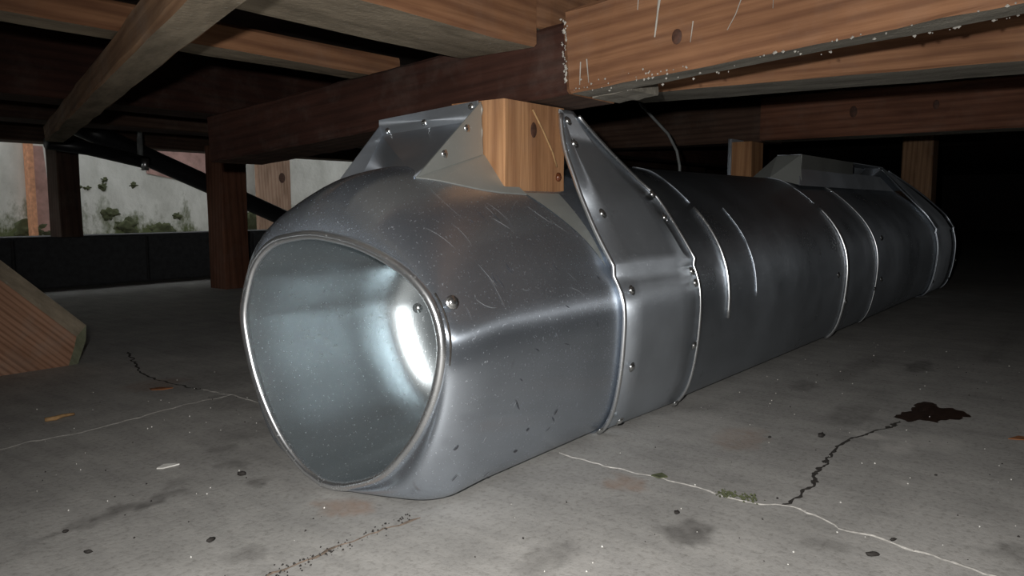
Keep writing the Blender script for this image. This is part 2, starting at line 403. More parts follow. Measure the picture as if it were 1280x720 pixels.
# foundation upstand on the left: dark concrete blocks under the opening
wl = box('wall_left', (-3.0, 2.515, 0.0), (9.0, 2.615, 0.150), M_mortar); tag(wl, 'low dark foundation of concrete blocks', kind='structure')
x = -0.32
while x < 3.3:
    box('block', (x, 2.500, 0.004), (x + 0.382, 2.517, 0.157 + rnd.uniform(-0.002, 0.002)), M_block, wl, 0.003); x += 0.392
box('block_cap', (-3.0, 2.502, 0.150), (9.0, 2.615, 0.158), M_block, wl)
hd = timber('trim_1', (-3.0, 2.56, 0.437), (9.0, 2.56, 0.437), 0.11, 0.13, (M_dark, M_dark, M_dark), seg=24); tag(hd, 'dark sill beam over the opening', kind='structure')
wc = box('daylight_blocker', (2.75, 2.52, 0.158), (9.0, 2.61, 0.437), M_shade); tag(wc, 'dark boarding added to block daylight behind the duct', kind='structure')  # added panel, shuts out a bright gap of daylight behind the duct
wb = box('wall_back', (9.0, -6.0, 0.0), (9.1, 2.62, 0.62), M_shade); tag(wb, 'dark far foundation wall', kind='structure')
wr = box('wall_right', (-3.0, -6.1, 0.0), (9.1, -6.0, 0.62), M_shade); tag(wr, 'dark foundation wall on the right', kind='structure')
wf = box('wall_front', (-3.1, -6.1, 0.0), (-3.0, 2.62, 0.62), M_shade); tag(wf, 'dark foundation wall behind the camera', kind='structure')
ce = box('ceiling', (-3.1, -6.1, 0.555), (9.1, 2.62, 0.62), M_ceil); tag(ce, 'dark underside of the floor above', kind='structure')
y = -0.9
while y < 2.4:
    timber('board', (-0.6, y, 0.530 + rnd.uniform(-0.002, 0.002)), (4.2, y, 0.530 + rnd.uniform(-0.002, 0.002)), 0.146, 0.018, (M_ceil, M_ceil, M_ceil), ce, seg=2, chamf=0.002); y += 0.152
# house wall above the sill, and eaves over the alley (what keeps the sky out of view)
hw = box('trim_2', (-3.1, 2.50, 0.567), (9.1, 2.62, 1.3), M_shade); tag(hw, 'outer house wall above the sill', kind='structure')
gr = box('ground_outside', (-3.0, 2.615, -0.05), (9.0, 4.6, -0.002), M_earth); tag(gr, 'gravel alley outside the opening', kind='structure')

gw = box('garden_wall', (-3.0, 3.60, -0.02), (9.0, 3.75, 1.5), M_plaster)
tag(gw, 'white rendered wall with moss stains outside the opening on the left', 'wall')
def patch(name, pts, yq, mat, label=None):
    vs = [(px, yq, pz) for px, pz in pts]; n = len(vs); vs += [(px, 3.6, pz) for px, pz in pts]
    o = mobj(name, vs, [tuple(range(n))] + [(i, (i+1) % n, n + (i+1) % n, n + i) for i in range(n)], mat, gw)
    if label: o['label'] = label
    return o
patch('render_patch', [(1.80, 0.40), (2.17, 0.34), (2.18, 0.60), (1.80, 0.62)], 3.597, M_rose, 'rose coloured patch of render')
patch('render_patch', [(1.305, 0.14), (1.385, 0.14), (1.36, 0.50), (1.30, 0.50)], 3.597, M_rose, 'rose coloured patch of render by the orange strip')
for k, (mx, mz, s) in enumerate([(1.60, 0.335, 0.018), (1.606, 0.365, 0.014), (1.53, 0.327, 0.012), (1.495, 0.33, 0.010), (1.735, 0.345, 0.016), (1.69, 0.155, 0.045), (1.62, 0.21, 0.03), (1.86, 0.13, 0.05), (1.33, 0.15, 0.04), (2.33, 0.15, 0.09), (1.41, 0.33, 0.02), (1.28, 0.14, 0.05), (1.94, 0.20, 0.02)]):
    me = blob_mesh('moss_patch', M_moss, s, 0.004, s * 0.7, k, 3, 1.3); o = bpy.data.objects.new('moss_patch', me); C.objects.link(o); o.parent = gw; o.location = (mx, 3.60, mz)

# ------------------------------------------------------------------ timbers overhead
b1 = empty('floor_beam', 'near orange pine beam crossing above the duct, butt jointed over the post', 'beam', (0.695, 0.439, 0.361))
def at_parent(o, p):
    o.parent = p; o.matrix_parent_inverse = Matrix.Translation(-Vector(p.location)); return o
bm_r = at_parent(timber('beam_length', (0.670, -0.75, 0.4525), (0.670, 0.4385, 0.3615), 0.040, 0.082, (M_beam, M_under, M_beam), seg=40, jit=0.0008), b1)
bm_r['label'] = 'bright orange right-hand length'
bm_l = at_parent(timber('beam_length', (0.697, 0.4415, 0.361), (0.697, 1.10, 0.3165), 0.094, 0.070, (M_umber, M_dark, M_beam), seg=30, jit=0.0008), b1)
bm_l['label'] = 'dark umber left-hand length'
at_parent(timber('splice_block', (0.7205, 0.392, 0.3651), (0.7205, 0.4385, 0.3615), 0.060, 0.075, (M_under, M_under, M_under), seg=6), b1)
at_parent(box('butt_joint', (0.655, 0.4385, 0.368), (0.74, 0.4415, 0.436), M_crack), b1)
def beam_z(y): return 0.3615 + (0.4385 - y) * 0.0766      # underside of the right-hand length
def knot(parent, loc, r, normal=(-1, 0, 0), sq=1.35):
    bm = bmesh.new(); bmesh.ops.create_uvsphere(bm, u_segments=14, v_segments=6, radius=1)
    R = basis(normal)
    for v in bm.verts: v.co = R @ Vector((v.co.x * 0.0012, v.co.y * r, v.co.z * r * sq))
    me = bpy.data.meshes.new('knot'); bm.to_mesh(me); bm.free(); me.materials.append(M_knot)
    o = bpy.data.objects.new('knot', me); C.objects.link(o); o.parent = parent; o.location = Vector(loc) - Vector(parent.location); return o
knot(b1, (0.650, 0.323, 0.401), 0.0052)
knot(b1, (0.650, 0.123, 0.408), 0.004); knot(b1, (0.650, 0.196, 0.425), 0.004, sq=3)
def streak(parent, pts, w, name='dust_streak', x=0.6486):
    vs, fs = [], []
    for i, (yy, zz) in enumerate(pts):
        k = w * (1 - 0.75 * i / (len(pts)-1)) * rnd.uniform(0.7, 1.2)
        vs += [(x, yy - k/2, zz), (x - 0.001, yy, zz), (x, yy + k/2, zz)]
    for i in range(len(pts)-1):
        for j in (0, 1): fs.append((3*i+j, 3*i+j+1, 3*i+j+4, 3*i+j+3))
    vs = [Vector(v) - Vector(parent.location) for v in vs]
    return mobj(name, vs, fs, M_dust, parent)
streak(b1, [(0.3385, 0.455), (0.3400, 0.44), (0.3420, 0.425), (0.3435, 0.412), (0.3445, 0.403)], 0.0042)
streak(b1, [(0.425, 0.390), (0.4252, 0.380), (0.4255, 0.368)], 0.0014)
streak(b1, [(0.418, 0.392), (0.4165, 0.380), (0.415, 0.369)], 0.0014)
streak(b1, [(0.3615, 0.455), (0.362, 0.44), (0.3625, 0.430)], 0.0016)
streak(b1, [(0.307, 0.412), (0.308, 0.403), (0.309, 0.394)], 0.0012)
streak(b1, [(0.262, 0.428), (0.268, 0.412), (0.275, 0.400)], 0.0010)
streak(b1, [(0.236, 0.44), (0.236, 0.425), (0.236, 0.412)], 0.0012)
# foam smear along the joint, crumbs of mould along the underside
def crumbs(name, parent, pts, seed, lo=0.0007, hi=0.0022, mat=None):
    r = random.Random(seed); vs, fs = [], []
    for p in pts:
        s = r.uniform(lo, hi); b = len(vs); p = Vector(p) - Vector(parent.location if parent else (0, 0, 0))
        for d in ((1, 0, 0), (-1, 0, 0), (0, 1, 0), (0, -1, 0), (0, 0, 1), (0, 0, -1)): vs.append(p + Vector(d) * s * r.uniform(0.6, 1.4))
        for f in ((0, 2, 4), (2, 1, 4), (1, 3, 4), (3, 0, 4), (2, 0, 5), (1, 2, 5), (3, 1, 5), (0, 3, 5)): fs.append(tuple(b + k for k in f))
    o = mobj(name, vs, fs, mat or M_dust, parent); o['kind'] = 'stuff'; return o
crumbs('mould_crumbs', b1, [(0.649, 0.4425 + rnd.uniform(-0.001, 0.006) * (0.3 + (z - 0.37) * 14), z) for z in [0.372 + 0.064 * i / 34 for i in range(34)]], 3, 0.0008, 0.0019)
pts = []
for i in range(55):
    y = rnd.uniform(0.02, 0.44); xx = rnd.choice((0.6505, 0.689, rnd.uniform(0.655, 0.688))); pts.append((xx, y, beam_z(y) - rnd.uniform(0, 0.0015)))
crumbs('mould_crumbs', b1, pts, 5, 0.0005, 0.0016)
crumbs('mould_crumbs', b1, [(0.648, y, beam_z(y) + abs(rnd.gauss(0, 0.003)) + 0.001) for y in [rnd.uniform(0.30, 0.437) for _ in range(24)]], 6, 0.0005, 0.0013)

ja = empty('floor_joist', 'brown joist running overhead from the top edge into the near beam', 'joist', (0.0, 0.529, 0.410))
at_parent(timber('joist_length', (-0.9, 0.529, 0.410), (0.646, 0.529, 0.410), 0.104, 0.115, (M_beam, M_under2, M_beam), seg=24), ja)
at_parent(timber('joist_length', (0.644, 0.529, 0.4305), (0.95, 0.529, 0.4305), 0.104, 0.0945, (M_beam, M_under2, M_beam), seg=12), ja)
jd = empty('floor_joist', 'second joist with an orange face crossing behind the thin batten, upper left', 'joist', (0.0, 0.757, 0.410))
at_parent(timber('joist_length', (-0.9, 0.757, 0.410), (0.70, 0.757, 0.410), 0.05, 0.026, (M_beam, M_under2, M_beam), seg=20), jd)
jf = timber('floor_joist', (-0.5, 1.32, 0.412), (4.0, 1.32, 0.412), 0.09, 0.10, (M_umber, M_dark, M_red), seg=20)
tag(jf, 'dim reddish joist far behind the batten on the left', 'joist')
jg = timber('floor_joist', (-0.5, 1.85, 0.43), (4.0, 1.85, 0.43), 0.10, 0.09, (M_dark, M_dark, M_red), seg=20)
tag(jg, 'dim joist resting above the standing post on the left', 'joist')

bt = timber('batten', (0.140, 0.019, 0.378), (0.665, 1.697, 0.378), 0.036, 0.032, (M_old, M_under2, M_old), seg=24, jit=0.0012)
tag(bt, 'thin dusty batten slanting from the top left edge into the dark', 'batten')

b2 = timber('floor_beam', (1.035, -0.80, 0.390), (0.915, 0.52, 0.390), 0.098, 0.10, (M_beam, M_under, M_beam), seg=24)
tag(b2, 'second beam at upper right, just behind and below the near beam', 'beam')
b3 = timber('floor_beam', (1.845, -1.6, 0.396), (1.845, 0.676, 0.402), 0.09, 0.10, (M_red, M_under, M_red), seg=24)
tag(b3, 'third and farthest beam at right, dull reddish brown with knots', 'beam')
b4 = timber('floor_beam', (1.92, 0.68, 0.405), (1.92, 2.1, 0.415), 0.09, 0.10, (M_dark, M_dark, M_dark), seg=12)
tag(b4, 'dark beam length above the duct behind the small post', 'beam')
for yy, zz, rr in ((0.47, 0.052, 0.008), (0.31, 0.055, 0.006)):
    k2 = knot(b3, (0, 0, 0), rr, (0, 1, 0), 1.6); k2.location = (1.6 + yy, 0.0455, zz)

# ------------------------------------------------------------------ posts
pst = empty('floor_post', 'square cedar post held in the metal saddle on top of the duct', 'post', (0.6635, 0.5425, 0.27))
at_parent(timber('shaft', (0.6635, 0.490, 0.264), (0.6635, 0.490, 0.3565), 0.107, 0.072, (M_post, M_post, M_post), seg=4, up=(0, 1, 0), jit=0.0003, chamf=0.0012), pst)
knot(pst, (0.659, 0.4898, 0.329), 0.0055, (0, -1, 0), 1.5)
tube_obj('splinter', [Vector(p) - Vector(pst.location) for p in ((0.656, 0.489, 0.350), (0.672, 0.4875, 0.330), (0.690, 0.4875, 0.308), (0.700, 0.4885, 0.292))], 0.0011, M_twig, pst, 6)
rb = blob_mesh('resin_bead', M_resin, 0.004, 0.003, 0.005, 3, 2, 0.2); o = bpy.data.objects.new('resin_bead', rb); C.objects.link(o); o.parent = pst; o.location = Vector((0.7035, 0.4885, 0.281)) - pst.location

p2 = timber('floor_post', (1.31, 2.09, 0.0), (1.31, 2.09, 0.428), 0.085, 0.085, (M_red, M_red, M_red), seg=6, up=(0, 1, 0)); tag(p2, 'wooden post standing on the slab left of the duct mouth', 'post')
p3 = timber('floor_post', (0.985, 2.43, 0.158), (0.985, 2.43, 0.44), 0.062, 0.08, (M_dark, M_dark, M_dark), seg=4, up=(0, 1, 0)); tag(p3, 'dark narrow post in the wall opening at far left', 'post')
p4 = empty('floor_post', 'small post with a metal edge behind the duct under the third beam', 'post', (1.845, 0.71, 0.0))
at_parent(timber('shaft', (1.845, 0.697, 0.0), (1.845, 0.697, 0.402), 0.08, 0.055, (M_post, M_post, M_post), seg=5, up=(0, 1, 0)), p4)
at_parent(box('metal_edge', (1.80, 0.745, 0.0), (1.88, 0.753, 0.41), M_strap), p4)
p5 = timber('floor_post', (2.95, 0.50, 0.0), (2.95, 0.50, 0.53), 0.09, 0.095, (M_old, M_old, M_old), seg=5, up=(0, 1, 0)); tag(p5, 'dim post standing beyond the far end of the duct', 'post')
pb = timber('plank', (2.43, 3.50, -0.004), (2.43, 3.50, 0.75), 0.20, 0.03, (M_pink, M_pink, M_pink), seg=6, up=(0, 1, 0)); tag(pb, 'upright weathered board with a knot hole against the white wall outside', 'plank')
k = knot(pb, (0, 0, 0), 0.02); k.location = (0.40, 0.045, -0.001); k.rotation_euler = (0, math.pi/2, 0)
os_ = box('lit_edge_strip', (1.285, 3.555, -0.004), (1.308, 3.60, 0.56), M_orange, None, 0.002); tag(os_, 'narrow orange strip on the white wall imitating the daylit edge of the dark post', 'batten')  # orange colour stands in for daylight on the dark post's left edge

# brace foot on the slab, lower left
def brace():
    y0, y1 = 1.235, 1.290
    prof = [(0.10, 0.0), (0.517, 0.0), (0.531, 0.036), (0.533, 0.060), (0.42, 0.170), (0.12, 0.46), (0.0, 0.46), (0.0, 0.10)]
    inn = [(0.10, 0.0), (0.502, 0.0), (0.512, 0.028), (0.516, 0.044), (0.408, 0.150), (0.105, 0.442), (0.0, 0.44), (0.0, 0.10)]
    n = len(prof)
    vs = [(px, 1.285 - 0.003, pz) for px, pz in inn] + [(px, 1.285, pz) for px, pz in prof] + [(px, 1.345, pz) for px, pz in prof]
    fs = [tuple(range(n)), tuple(range(3*n-1, 2*n-1, -1))]; fm = [0, 0]
    for i in range(n):
        j = (i+1) % n
        fs.append((i, n+i, n+j, j)); fm.append(1 if i in (1, 2) else 2 if i in (3, 4) else 0)
        fs.append((n+i, 2*n+i, 2*n+j, n+j)); fm.append(1 if i in (1, 2) else 2 if i in (3, 4) else 0)
    a = math.atan2(0.108, -0.113); R = Matrix.Rotation(-(math.pi - math.atan2(0.108, 0.113)) , 4, 'Y')
    R = Matrix.Rotation(math.atan2(0.108, 0.113), 4, 'Y')      # local X follows the brace
    T = Matrix.Translation((0.53, 1.285, 0.06)) @ R; Ti = T.inverted()
    o = mobj('diagonal_brace', [Ti @ Vector(v) for v in vs], fs, [M_brace, M_end, M_under2], None, False, fm); o.matrix_world = T
    return tag(o, 'diagonal brace foot with a cut end resting on the slab at left', 'brace')
brace()

# ------------------------------------------------------------------ the duct
duct = empty('metal_duct', 'galvanised sheet metal duct lying on the slab with its rolled open mouth facing left', 'duct')
YC = 0.54
def smooth(t): t = max(0, min(1, t)); return t*t*(3 - 2*t)
def lerp(a, b, t): return a + (b - a) * t
def interp(x, tab):
    if x <= tab[0][0]: return tab[0][1]
    for (a, va), (b, vb) in zip(tab, tab[1:]):
        if x <= b: return lerp(va, vb, (x - a) / (b - a))
    return tab[-1][1]
def yright(x): return interp(x, [(0.43, 0.397), (0.50, 0.400), (0.60, 0.404), (0.70, 0.4055), (0.866, 0.396), (1.475, 0.385), (2.6, 0.380)])
def gfac(x): return interp(x, [(0.43, 0.93), (0.75, 0.93), (0.95, 1.0)])
def ztop(x): return interp(x, [(0.43, 0.288), (0.72, 0.288), (0.88, 0.303), (2.7, 0.303)])
# right half of the section from the bottom to the top: (fraction of the half width, height)
HALF = [(0.0, 0.0015), (0.45, 0.0015), (0.66, 0.002), (0.76, 0.0045), (0.835, 0.012), (0.90, 0.028), (0.945, 0.050), (0.98, 0.080), (1.0, 0.115), (1.0, 0.140),
        (0.972, 0.168), (0.90, 0.196), (0.79, 0.222), (0.645, 0.246), (0.50, 0.266), (0.35, 0.283), (0.18, 0.297), (0.0, 0.303)]
def cr(pts, n):
    out = []
    for i in range(len(pts)-1):
        p0, p1, p2, p3 = pts[max(i-1, 0)], pts[i], pts[i+1], pts[min(i+2, len(pts)-1)]
        for k in range(n):
            t = k / n
            out.append(tuple(0.5*((2*b) + (-a+c)*t + (2*a-5*b+4*c-d)*t*t + (-a+3*b-3*c+d)*t**3) for a, b, c, d in zip(p0, p1, p2, p3)))
    return out + [pts[-1]]
HALFS = cr(HALF, 3)
def section(x, off=0.0):
    a = YC - yright(x); zt = ztop(x)
    pts = []
    for f, z in HALFS: pts.append((YC - f*a*lerp(1.0, gfac(x), smooth((z - 0.145) / 0.05)), z if z < 0.14 else 0.14 + (z - 0.14) * (zt - 0.14) / (0.303 - 0.14)))
    full = pts + [(2*YC - y, z) for (y, z) in pts[-2:0:-1]]
    if off:
        n = len(full); out = []
        for i in range(n):
            dy = full[(i+1) % n][0] - full[i-1][0]; dz = full[(i+1) % n][1] - full[i-1][1]; l = math.hypot(dy, dz) or 1
            out.append((full[i][0] - dz/l*off*-1 * -1 if False else full[i][0] + (-dz/l)*off, full[i][1] + (dy/l)*off * -1 * -1))
        # keep the offset pointing outward
        s = sum((q[0]-YC)**2 + (q[1]-0.14)**2 for q in out) - sum((q[0]-YC)**2 + (q[1]-0.14)**2 for q in full)
        if (s > 0) != (off > 0):
            out = [(2*f[0]-q[0], 2*f[1]-q[1]) for f, q in zip(full, out)]
        full = out
    return full
NSEC = len(section(1.0))
RIM = [(0.539, 0.006), (0.51, 0.009), (0.486, 0.017), (0.46, 0.030), (0.437, 0.051), (0.418, 0.074), (0.404, 0.099), (0.396, 0.122), (0.393, 0.144), (0.396, 0.161), (0.404, 0.177),
       (0.416, 0.189), (0.433, 0.2), (0.46, 0.211), (0.489, 0.219), (0.52, 0.2235), (0.546, 0.225), (0.575, 0.222), (0.599, 0.217), (0.618, 0.207), (0.634, 0.192), (0.646, 0.168), (0.652, 0.141),
       (0.640, 0.096), (0.62, 0.06), (0.596, 0.033), (0.567, 0.014)]
def rim_x(y): return 0.415 + 0.020 * (0.5225 - y) / 0.13
def rim_pts(scale=1.0, dx=0.0):
    """rim outline sampled at the body's section parameter (by arc length), seen-from position kept on the tilted plane"""
    ctrl = [(y * rim_x(y) / 0.415, 0.25 + (z - 0.25) * rim_x(y) / 0.415, rim_x(y)) for y, z in RIM]
    closed = ctrl + ctrl[:1]; fine = []
    n = len(ctrl)
    for i in range(n):
        p0, p1, p2, p3 = ctrl[i-1], ctrl[i], ctrl[(i+1) % n], ctrl[(i+2) % n]
        for k in range(8):
            t = k/8; fine.append(tuple(0.5*((2*b) + (-a+c)*t + (2*a-5*b+4*c-d)*t*t + (-a+3*b-3*c+d)*t**3) for a, b, c, d in zip(p0, p1, p2, p3)))
    return fine
RIMF = rim_pts()
RCY, RCZ = 0.523, 0.118
def rim_at_angle(th):
    best = None; n = len(RIMF)
    for i in range(n):
        a, b = RIMF[i], RIMF[(i+1) % n]
        ta = math.atan2(a[1]-RCZ, a[0]-RCY); tb = math.atan2(b[1]-RCZ, b[0]-RCY)
        d1 = (th - ta + math.pi) % (2*math.pi) - math.pi; d2 = (tb - th + math.pi) % (2*math.pi) - math.pi; sp = (tb - ta + math.pi) % (2*math.pi) - math.pi
        if d1*sp >= 0 and d2*sp >= 0 and abs(d1) + abs(d2) <= abs(sp) + 1e-6 and abs(sp) < 1:
            t = d1/sp if sp else 0; return tuple(lerp(u, v, t) for u, v in zip(a, b))
    return min(RIMF, key=lambda p: abs((math.atan2(p[1]-RCZ, p[0]-RCY) - th + math.pi) % (2*math.pi) - math.pi))
sec0 = section(0.58)
RIMS = [rim_at_angle(math.atan2(z - 0.140, y - YC)) for y, z in sec0]           # (y, z, x) for every section index

def loft(name, rings, mat, parent, close_ends=False, flip=False):
    n = len(rings[0]); vs = [p for r in rings for p in r]; fs = []
    for i in range(len(rings)-1):
        for j in range(n):
            f = (i*n + j, i*n + (j+1) % n, (i+1)*n + (j+1) % n, (i+1)*n + j); fs.append(f[::-1] if flip else f)
    if close_ends: fs.append(tuple((len(rings)-1)*n + j for j in range(n)))
    return mobj(name, vs, fs, mat, parent, True)

# mouth section: rolls out from the rim to the full body
rings = []
body1 = section(0.58)
def roll_len(y, z):
    right = interp(z, [(0.0, 0.040), (0.06, 0.042), (0.12, 0.055), (0.20, 0.09), (0.29, 0.125)]); left = 0.30
    return lerp(right, left, smooth((y - 0.50) / 0.12) * smooth((0.24 - z) / 0.10)) if z > 0.02 else lerp(right, left, smooth((y - 0.55) / 0.06))
for k in range(17):
    ph = math.pi/2 * k / 16; w = math.sin(ph) ** 0.78; u = 1 - math.cos(ph) ** 0.9
    ring = []
    for j, ((ry, rz, rx), (by, bz)) in enumerate(zip(RIMS, body1)):
        ln = roll_len(by, bz); x = rx + ln * u
        if by < YC + 0.08 and x < 0.57: by, bz = section(x)[j]
        x -= 0.011 * math.sin(math.pi * min(1, w) ** 1.3) * (1 - smooth(bz / 0.15)) * (1 - smooth((by - 0.48) / 0.10)); ring.append((x, lerp(ry, by, w), lerp(rz, bz, w)))
    rings.append(ring)
rings.append([(0.60 if bz > 0.1 else lerp(0.5, 0.6, bz / 0.1), y, bz) for y, bz in body1])
for x in (0.64, 0.70, 0.76): rings.append([(x, y, z) for y, z in section(x)])
mouth = loft('mouth_section', rings, M_metal, duct)
bpy.context.view_layer.update()
def top_of(x, y):
    hit, p, n, i = mouth.ray_cast(Vector((x, y, 0.5)), Vector((0, 0, -1)))
    return p.z if hit else 0.27
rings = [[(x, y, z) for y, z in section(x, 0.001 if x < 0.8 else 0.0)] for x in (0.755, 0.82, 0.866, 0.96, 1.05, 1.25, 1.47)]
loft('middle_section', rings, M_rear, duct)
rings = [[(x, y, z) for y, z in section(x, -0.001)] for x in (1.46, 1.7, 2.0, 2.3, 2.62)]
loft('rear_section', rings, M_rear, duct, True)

# rolled rim
tube_obj('rolled_rim', [(x - 0.001, y, z) for y, z, x in RIMS], 0.0042, M_bead, duct, 10, True)

gl = [(x + 0.0035, YC + (y - YC) * 1.035 - 0.001, 0.12 + (z - 0.12) * 1.03) for y, z, x in RIMS]
gl = gl[6:36]
tube_obj('dark_rim_line', gl, [0.0007 + 0.0006 * abs(noise.noise(Vector(p) * 60)) for p in gl], M_crack, duct, 5)  # thin dark line drawn just outside the rolled rim

# bowl-shaped liner seen through the mouth; closes obliquely towards the right wall
rings = []
LINER = cr([(0.0, 1.0), (0.03, 0.972), (0.06, 0.942), (0.09, 0.905), (0.120, 0.857), (0.142, 0.775), (0.156, 0.64), (0.165, 0.45), (0.171, 0.23), (0.173, 0.02)], 3)
for dx, sc in LINER:
    ring = []; ax, ay, az = 0.435, 0.412, 0.155
    for (ry, rz, rx) in RIMS:
        iy = lerp(ry, RCY, 0.014); iz = lerp(rz, RCZ, 0.014)
        ring.append((lerp(ax, rx, sc) + dx, lerp(ay, iy, sc), lerp(az, iz, sc)))
    rings.append(ring)
liner = loft('inner_liner', rings, M_liner, duct, flip=False)

def bead(name, x, z0, z1, r, mat, off=0.002, side=1):
    pts = [(x, y if side > 0 else y, z) for (y, z) in section(x, off)[:len(HALFS)] if z0 <= z <= z1]
    return tube_obj(name, pts, r, mat, duct, 8)
bead('raised_hem', 0.955, 0.095, 0.252, 0.0026, M_bead)
bead('seam', 0.960, 0.252, 0.31, 0.0010, M_strap, 0.0006)
bead('seam', 1.050, 0.12, 0.25, 0.0011, M_strap, 0.0006)
bead('raised_hem', 1.475, 0.004, 0.252, 0.0034, M_bead)
bead('seam', 1.475, 0.25, 0.31, 0.0014, M_strap, 0.001)
bead('seam', 1.700, 0.004, 0.31, 0.0018, M_bead, 0.001)

# near saddle strap: runs up the right side from under the duct to the post
def strap(name, x0, x1, top, beads, nmid):
    """top = [(xfront, xback, yfront, yback, z), ...] straight part down to the bend; then it hugs the section"""
    top = cr(top, 3)
    rows = [[(lerp(a, b, k/4), lerp(c, d, k/4), z) for k in range(5)] for (a, b, c, d, z) in top]
    half = [(i, z) for i, (f, z) in enumerate(HALFS)]
    idx = [i for i, z in half if z < top[-1][4] - 0.006][::-1]
    for i in idx:
        row = []
        for k in range(5):
            x = lerp(x0, x1, k/4); y, z = section(x, 0.003)[i]; row.append((x, y, max(z, 0.0004)))
        rows.append(row)
    vs = [p for r in rows for p in r]; fs = []
    for i in range(len(rows)-1):
        for k in range(4): fs.append((5*i+k, 5*i+k+1, 5*(i+1)+k+1, 5*(i+1)+k)[::-1])
    o = mobj(name, vs, fs, M_strap, duct, True)
    md = o.modifiers.new('thickness', 'SOLIDIFY'); md.thickness = 0.0015; md.offset = -1
    for col, r, mt in beads:
        tube_obj('strap_hem', [(p[0], p[1] - 0.0014, max(p[2], r * 0.9)) for p in (row[col] for row in rows[1:]) if p[2] > 0.0025], r, mt, duct, 8)
    return rows
rowsA = strap('saddle_strap', 0.70, 0.866, [(0.704, 0.732, 0.4885, 0.4885, 0.355), (0.702, 0.765, 0.4855, 0.4865, 0.335), (0.700, 0.805, 0.479, 0.481, 0.310), (0.700, 0.850, 0.4670, 0.471, 0.281), (0.70, 0.866, 0.4580, 0.454, 0.260), (0.70, 0.866, 0.4385, 0.4255, 0.222), (0.70, 0.866, 0.4165, 0.402, 0.187)],
              [(0, 0.0026, M_bead), (4, 0.0022, M_bead)], 8)
rowsB = strap('saddle_strap', 2.33, 2.60, [(2.18, 2.24, 0.500, 0.500, 0.348), (2.24, 2.36, 0.488, 0.488, 0.325), (2.29, 2.50, 0.470, 0.470, 0.295), (2.32, 2.57, 0.443, 0.443, 0.262), (2.33, 2.60, 0.407, 0.407, 0.222), (2.33, 2.60, 0.384, 0.384, 0.187)],
              [(0, 0.0016, M_strap), (4, 0.0020, M_strap)], 8)

# near boot plates
T = 0.0014
zA, zB = top_of(0.500, 0.505), top_of(0.500, 0.628)
slab('sloped_plate', [(0.603, 0.664, 0.329), (0.603, 0.517, 0.337), (0.500, 0.505, zA + 0.001), (0.500, 0.628, zB + 0.001)], T, M_strap, duct)
slab('top_lip', [(0.602, 0.664, 0.346), (0.602, 0.517, 0.3555), (0.602, 0.517, 0.335), (0.602, 0.664, 0.326)], T, M_strap, duct)
slab('side_flange', [(0.500, 0.505, zA + 0.001), (0.603, 0.516, 0.3545), (0.606, 0.516, 0.302)], T, M_dull, duct)
def apron(top, low):
    pts = [top] + [(x, y, top_of(x, y) + 0.0012) for x, y in low]
    vs = pts + [(x, y, z - 0.0012) for x, y, z in pts]; n = len(pts)
    fs = [(0, k, k + 1) for k in range(1, n - 1)] + [(n, n + k + 1, n + k) for k in range(1, n - 1)] + [(k, n + k, n + (k+1) % n, (k+1) % n) for k in range(n)]
    mobj('apron', vs, fs, M_dull, duct)
apron((0.608, 0.517, 0.303), [(0.500, 0.505), (0.525, 0.499), (0.55, 0.493), (0.575, 0.488), (0.60, 0.4855), (0.64, 0.4845)])
vs, fs = [], []
for i in range(9):
    t = i / 8; xl = lerp(0.638, 0.7005, t); yl = lerp(0.486, 0.424, t)
    for j in range(5):
        q = j / 4; x = lerp(xl, 0.7005, q); y = lerp(yl, lerp(0.486, 0.424, t), q); vs.append((x, y, top_of(x, y) + 0.0011))
for i in range(8):
    for j in range(4): fs.append((5*i+j, 5*(i+1)+j, 5*(i+1)+j+1, 5*i+j+1)[::-1])
mobj('apron', vs, fs, M_dull, duct)
slab('side_plate', [(0.603, 0.664, 0.341), (0.500, 0.628, 0.262), (0.84, 0.628, 0.27), (0.735, 0.664, 0.341)], T, M_strap, duct)
slab('back_plate', [(0.735, 0.51, 0.352), (0.735, 0.662, 0.341), (0.845, 0.63, 0.29), (0.845, 0.47, 0.285)], T, M_strap, duct)
tube_obj('sealant_bead', [(0.6045, 0.5165 + rnd.uniform(-0.001, 0.001), 0.352 - 0.0052*i) for i in range(10)], [0.0016 + rnd.uniform(-0.0006, 0.001) for _ in range(10)], M_dust, duct, 6)
# scratches, scuffs and dried drips on the near sheet, and scratches in the liner
def on_side(x, z, ob=mouth):
    hit, p, n, i = ob.ray_cast(Vector((x, 0.0, z)), Vector((0, 1, 0)))
    return (p, n if n.y < 0 else -n) if hit else None
def marks(name, ob, mat, n, xr, zr, length, wid, seed, slant, sgn=1):
    q = random.Random(seed); vs, fs = [], []
    for _ in range(n):
        x = q.uniform(*xr); z = q.uniform(*zr); a = q.gauss(*slant); l = q.uniform(*length); w = q.uniform(*wid); row = []; bend = q.uniform(-0.5, 0.5)
        for k in range(6):
            t = k/5 - 0.5; aa = a + bend * t
            h = on_side(x + math.cos(aa)*l*t, z + math.sin(aa)*l*t, ob)
            if not h: row = []; break
            p, nn = h; p = p + nn * 0.0006; d = Vector((-math.sin(aa), 0, math.cos(aa))) * w * (1 - (2*t)**2 * 0.8) / 2
            row.append((p - d, p + d))
        if not row: continue
        b = len(vs)
        for u, v in row: vs += [u, v]
        fs += [(b+2*k, b+2*k+2, b+2*k+3, b+2*k+1) for k in range(5)]
    o = mobj(name, vs, fs, mat, duct); o['kind'] = 'stuff'; return o
M_scr = flat('bare_scratch', (0.48, 0.51, 0.54), 0.5, 0.4, 0.1); M_scuff = flat('dark_scuff', (0.045, 0.047, 0.055), 0.6, 0, 0.4, 200)
